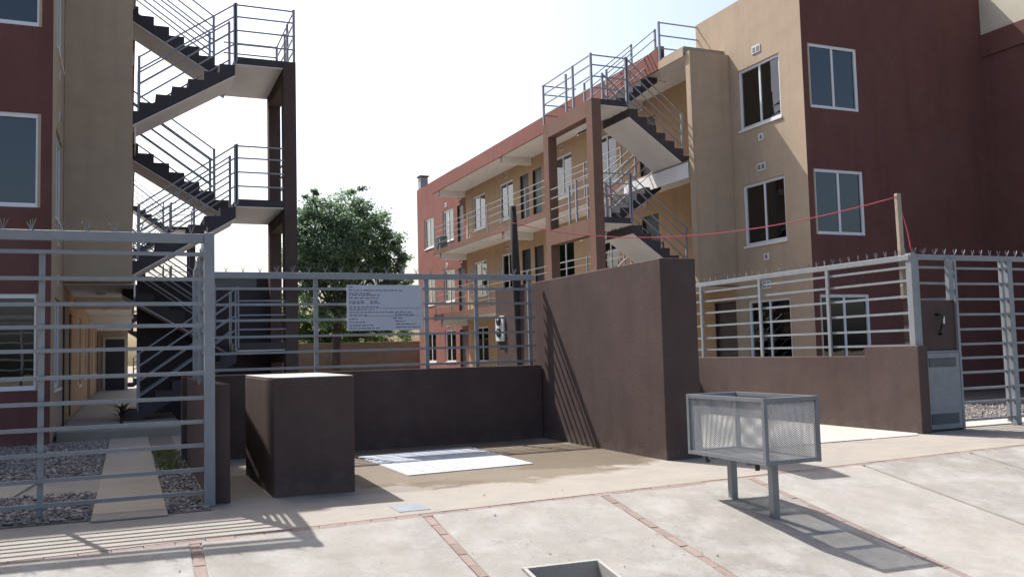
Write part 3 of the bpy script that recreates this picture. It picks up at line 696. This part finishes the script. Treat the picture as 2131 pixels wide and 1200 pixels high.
# ------------------------------------------------------------------ staircases
def staircase(label, xg, xe, y0, W, landing, frame_m='frame_brown', top_rail=True, ground=True, group=None):
    s = 1 if xe > xg else -1                          # direction from gallery to landing
    R = empty('staircase', (xe, y0, 0), label, 'staircase', group)
    xl = xe-s*landing; w_ = W/2-.08; NS = 8; run = abs(xl-xg); tr = run/(NS-1)
    def rail_run(p, q, name='rail_bar', m='rail', hs=(.26, .54, .82, 1.06)):
        for h in hs: MB().bar(Vector(p)+Vector((0, 0, h)), Vector(q)+Vector((0, 0, h)), .026).build(name, m, R, fix=False)
    def rpost(x, y, z0, z1, m='rail'): MB().bar((x, y, z0), (x, y, z1), .05).build('rail_post', m, R, fix=False)
    for k in range(3):
        z0, z1 = FL[k], FL[k+1]; zm = (z0+z1)/2; rise = (zm-z0)/NS
        # landing slab
        ld = box(xl, xe-s*.02, y0+.01, y0+W-.01, zm-.14, zm).build('landing', 'stairdark', R)
        box(xl+s*.02, xe-s*.26, y0+.02, y0+W-.02, zm-.16, zm-.142).build('soffit', 'plaster', ld)
        # edge beam between the columns
        box(xe-s*.25, xe, y0+.30, y0+W-.30, zm-.40, zm-.004).build('beam', frame_m, R)
        for near in (True, False):
            a, b = (y0, y0+w_) if near else (y0+W-w_, y0+W)
            zs, ze = (z0, zm) if near else (zm, z1)
            xs, xt = (xg, xl) if near else (xl, xg)   # x at the bottom and the top
            d = 1 if xt > xs else -1
            th = .20
            # waist slab
            poly = [(xs, zs-.0), (xt, ze-rise), (xt, ze-rise-th), (xs+d*.0, zs-th)]
            if near and k == 0: poly = [(xs, zs), (xt, ze-rise), (xt, ze-rise-th), (xs+d*tr*1.0, zs-.02), (xs, zs-.02)]
            fl = MB().prism(poly, 1, a, b).build('flight', 'stairdark', R)
            if not (near and k == 0):
                MB().prism([(xs, zs-th-.003), (xt, ze-rise-th-.003), (xt, ze-rise-th-.02), (xs, zs-th-.02)], 1, a+.004, b-.004).build('soffit', 'plaster', fl)
            sm = MB().prism([(0, 0), (0, rise), (d*tr, rise)], 1, 0, b-a)
            me = sm.mesh('step'); me.materials.append(M['stairdark'])
            sm2 = MB().prism([(0, 0), (0, rise+.02), (d*tr, rise+.02), (d*tr, rise-.001)], 1, 0, b-a)
            for i in range(NS-1):
                inst('step', me, fl, (xs+d*tr*i, a, zs+(rise)*i*((NS-1)/(NS-1))), None)
            # rails both sides of the flight
            sp_ = (Vector((xs+d*tr, 0, zs+rise)), Vector((xt, 0, ze)))
            for yy in (a+.03, b-.03):
                p, q = sp_[0].copy(), sp_[1].copy(); p.y = q.y = yy
                rail_run(p, q)
                rpost(p.x, yy, p.z-.12, p.z+1.08); rpost(q.x, yy, q.z-.15, q.z+1.08)
        # landing rails
        rail_run((xl+s*.02, y0+.03, zm), (xe-s*.03, y0+.03, zm), m='rail')
        rpost(xl+s*.03, y0+.03, zm-.1, zm+1.10); 
        rail_run((xe-s*.03, y0+.03, zm), (xe-s*.03, y0+W-.03, zm), m='railside')
        rpost(xe-s*.03, y0+W*.36, zm, zm+1.08); rpost(xe-s*.03, y0+W*.5, zm, zm+.98)
        if k == 2:
            rpost(xe-s*.03, y0+.03, zm-.1, zm+1.10); rpost(xe-s*.03, y0+W-.03, zm, zm+1.08)
            rail_run((xe-s*.03, y0+W-.03, zm), (xl, y0+W-.03, zm), m='railside')
    zt = (FL[2]+FL[3])/2
    for a in (y0, y0+W-.30):
        box(xe-s*.25, xe, a, a+.30, 0, zt-.001).build('column', frame_m, R, bevel=.006)
    return R
staircase('open concrete staircase climbing the block behind the tall wall', 12.95, 10.15, 18.62, 2.75, 1.02)
SL = staircase('open concrete staircase with dark twin columns beside the ground-floor corridor', -.12, 3.12, 18.2, 2.35, 1.19, frame_m='brown')
staircase('farther open staircase glimpsed behind the dark twin-column staircase', -.05, 2.78, 42.8, 2.35, 1.05, frame_m='stairdark')
wl = wall('yard_wall', (.16, 3.12, 20.62, 20.78, -.02, 3.03), 'dark brown wall closing the space behind the dark twin-column staircase', 'stairdark')
box(1.5, 2.62, 20.57, 20.615, 2.80, 3.12).build('beam', 'plate', wl)
for i, (x, h) in enumerate(((.0, .0),)):
    pass
# spiny plant on the porch
ap = MB(); ra = random.Random(2)
for i in range(60):
    a = ra.uniform(0, 6.28); e = ra.uniform(-.05, .75); L_ = ra.uniform(.3, .5); p = Vector((-.10, 16.6, .27+ra.uniform(0, .22)))
    q = p+Vector((math.cos(a)*math.cos(e), math.sin(a)*math.cos(e), math.sin(e)*.5))*L_; sd = Vector((-math.sin(a), math.cos(a), 0))*.026; k = len(ap.v)
    ap.v += [tuple(p-sd), tuple(p+sd), tuple(q)]; ap.f.append((k, k+1, k+2)); ap.tone.append(ra.random())
pl = empty('spiky_plant', (-.1, 16.6, .15), 'spiky brown plant standing on the porch at the corridor mouth', 'plant')
ap.build('leaves', 'aloe', pl, fix=False)
MB().tube([(-.1, 16.6, .15), (-.1, 16.6, .5)], [.035, .025], 7).build('stem', 'bark', pl)

# ------------------------------------------------------------------ far wall, trees
bw = wall('boundary_wall', (1.0, 24, 46.0, 46.2, -.1, 1.92), 'ochre boundary wall behind the big tree', 'backwall')
def tree(name, x, y, h, lobes, n, leafm, label, lean=0, size=.16, trunk=.16, seed=1, fork=.35):
    R = empty(name, (x, y, 0), label, 'tree', None); r = random.Random(seed)
    top = Vector((x+lean, y, h*fork))
    tm = MB(); tm.tube([(x, y, -.1), (x+lean*.3, y, h*fork*.5), tuple(top)], [trunk*1.25, trunk, trunk*.8], 9); 
    tm.build('trunk', 'bark', R, smooth=True)
    cm = MB()
    for (cx, cy, cz, rr) in lobes:
        c = Vector((x+cx, y+cy, cz))
        mid = top.lerp(c, .5)+Vector((r.uniform(-.2, .2), r.uniform(-.2, .2), .15))
        MB().tube([tuple(top-Vector((0, 0, .1))), tuple(mid), tuple(c)], [trunk*.5, trunk*.3, trunk*.12], 6).build('limb', 'bark', R, smooth=True)
    tot = sum(l[3]**2 for l in lobes)
    for (cx, cy, cz, rr) in lobes:
        k = int(n*rr*rr/tot); nc = max(4, int(26*rr*rr))
        clumps = []
        for _ in range(nc):
            v = Vector((r.gauss(0, 1), r.gauss(0, 1), r.gauss(0, .8))).normalized()*rr*r.uniform(.45, 1.08)
            clumps.append((Vector((x+cx, y+cy, cz))+v, rr*r.uniform(.16, .34)))
        for _ in range(k):
            c, cr = r.choice(clumps)
            p = c+Vector((r.gauss(0, 1), r.gauss(0, 1), r.gauss(0, .6)))*cr*.78
            d = Vector((r.uniform(-1, 1), r.uniform(-1, 1), r.uniform(-.7, .7))).normalized(); e = d.cross(Vector((r.uniform(-1, 1), r.uniform(-1, 1), r.uniform(-1, 1)))).normalized()
            sz = size*r.uniform(.6, 1.25); i = len(cm.v)
            cm.v += [tuple(p-d*sz*.5), tuple(p+e*sz*.26), tuple(p+d*sz*.5), tuple(p-e*sz*.26)]; cm.f.append((i, i+1, i+2, i+3)); cm.tone.append(min(1, max(0, r.gauss(.45, .28))))
    cm.build('crown', leafm, R, fix=False); return R
tree('leafy_tree', 8.45, 40, 8.8, [(0.1, 0, 6.3, 1.5), (-1.0, .3, 5.6, 1.15), (1.3, 0, 5.9, 1.3), (.6, -.3, 7.4, 1.15), (-.6, .2, 7.5, .95), (2.1, .2, 5.0, .95), (1.9, .1, 6.9, .85), (-1.3, 0, 6.9, .7), (-1.1, .4, 4.2, .9), (.3, .5, 4.6, 1.25),
     (1.2, .3, 3.9, .9), (2.6, 0, 4.2, .7), (-.9, 0, 8.45, .35), (1.0, 0, 8.5, .4), (2.75, 0, 5.6, .75), (2.5, .2, 6.4, .6), (-1.5, .2, 5.0, .6), (3.0, 0, 4.6, .5), (0, .3, 3.2, .9), (-.2, -.3, 5.4, 1.2)], 62000, 'leaf', 'big leafy green tree in front of the ochre boundary wall', lean=.15, size=.145, trunk=.2, seed=4)
tree('garden_tree', 7.6, 48.5, 5.2, [(0, 0, 3.9, 1.0), (.8, .2, 3.2, 1.0), (-.7, 0, 3.0, .9), (.2, 0, 2.4, .9), (1.5, 0, 2.6, .8), (2.6, 0, 2.3, 1.0), (2.0, .3, 3.3, .8), (-1.6, 0, 2.4, .9)], 12000, 'leaf2', 'bright green bushy tree behind the boundary wall beside the columns', size=.17, trunk=.1, seed=8)
tree('garden_tree', 11.9, 48.5, 3.4, [(0, 0, 2.4, .8), (1.0, 0, 2.2, .7), (-.9, 0, 2.3, .7), (1.9, .2, 2.5, .8), (-1.6, 0, 2.6, .9), (-.5, .3, 3.0, .8), (.6, .3, 3.1, .8), (-2.4, .2, 2.3, .8)], 11000, 'leaf2', 'low bright green shrub behind the boundary wall beside the red end', size=.15, trunk=.07, seed=9)
tree('garden_tree', 12.6, 54, 5.4, [(0, 0, 4.2, .9), (1.0, 0, 3.6, .8), (-.9, 0, 3.7, .8), (.2, 0, 3.0, .9)], 4500, 'leaf', 'small dark tree far behind the boundary wall', size=.18, trunk=.09, seed=11)

# ------------------------------------------------------------------ leaf litter and grit
lm = MB(); rl = random.Random(21)
for _ in range(150):
    x = rl.uniform(-1, 9); y = rl.uniform(4.6, 9.2)
    if rl.random() < .3: x, y = 3.3+rl.gauss(0, .5), 5.9+rl.gauss(0, .25)
    z = ramp_z(x, y) if y < line_y(x) else 0
    r = rl.uniform(.003, .009) if rl.random() < .93 else rl.uniform(.01, .018); a = rl.uniform(0, 6.28); k = len(lm.v)
    for i in range(4): lm.v.append((x+r*math.cos(a+i*1.57)*(1 if i % 2 else .5), y+r*math.sin(a+i*1.57)*(1 if i % 2 else .5), z+.003+rl.uniform(0, .006)))
    lm.v.append((x, y, z+.004+r*.5)); lm.f += [(k+i, k+(i+1) % 4, k+4) for i in range(4)]; t = rl.random(); lm.tone += [t]*4
lm.build('leaf_litter', 'aloe', label='dry leaf bits and grit scattered over the pale pavement', cat='litter', kind='stuff', fix=False)
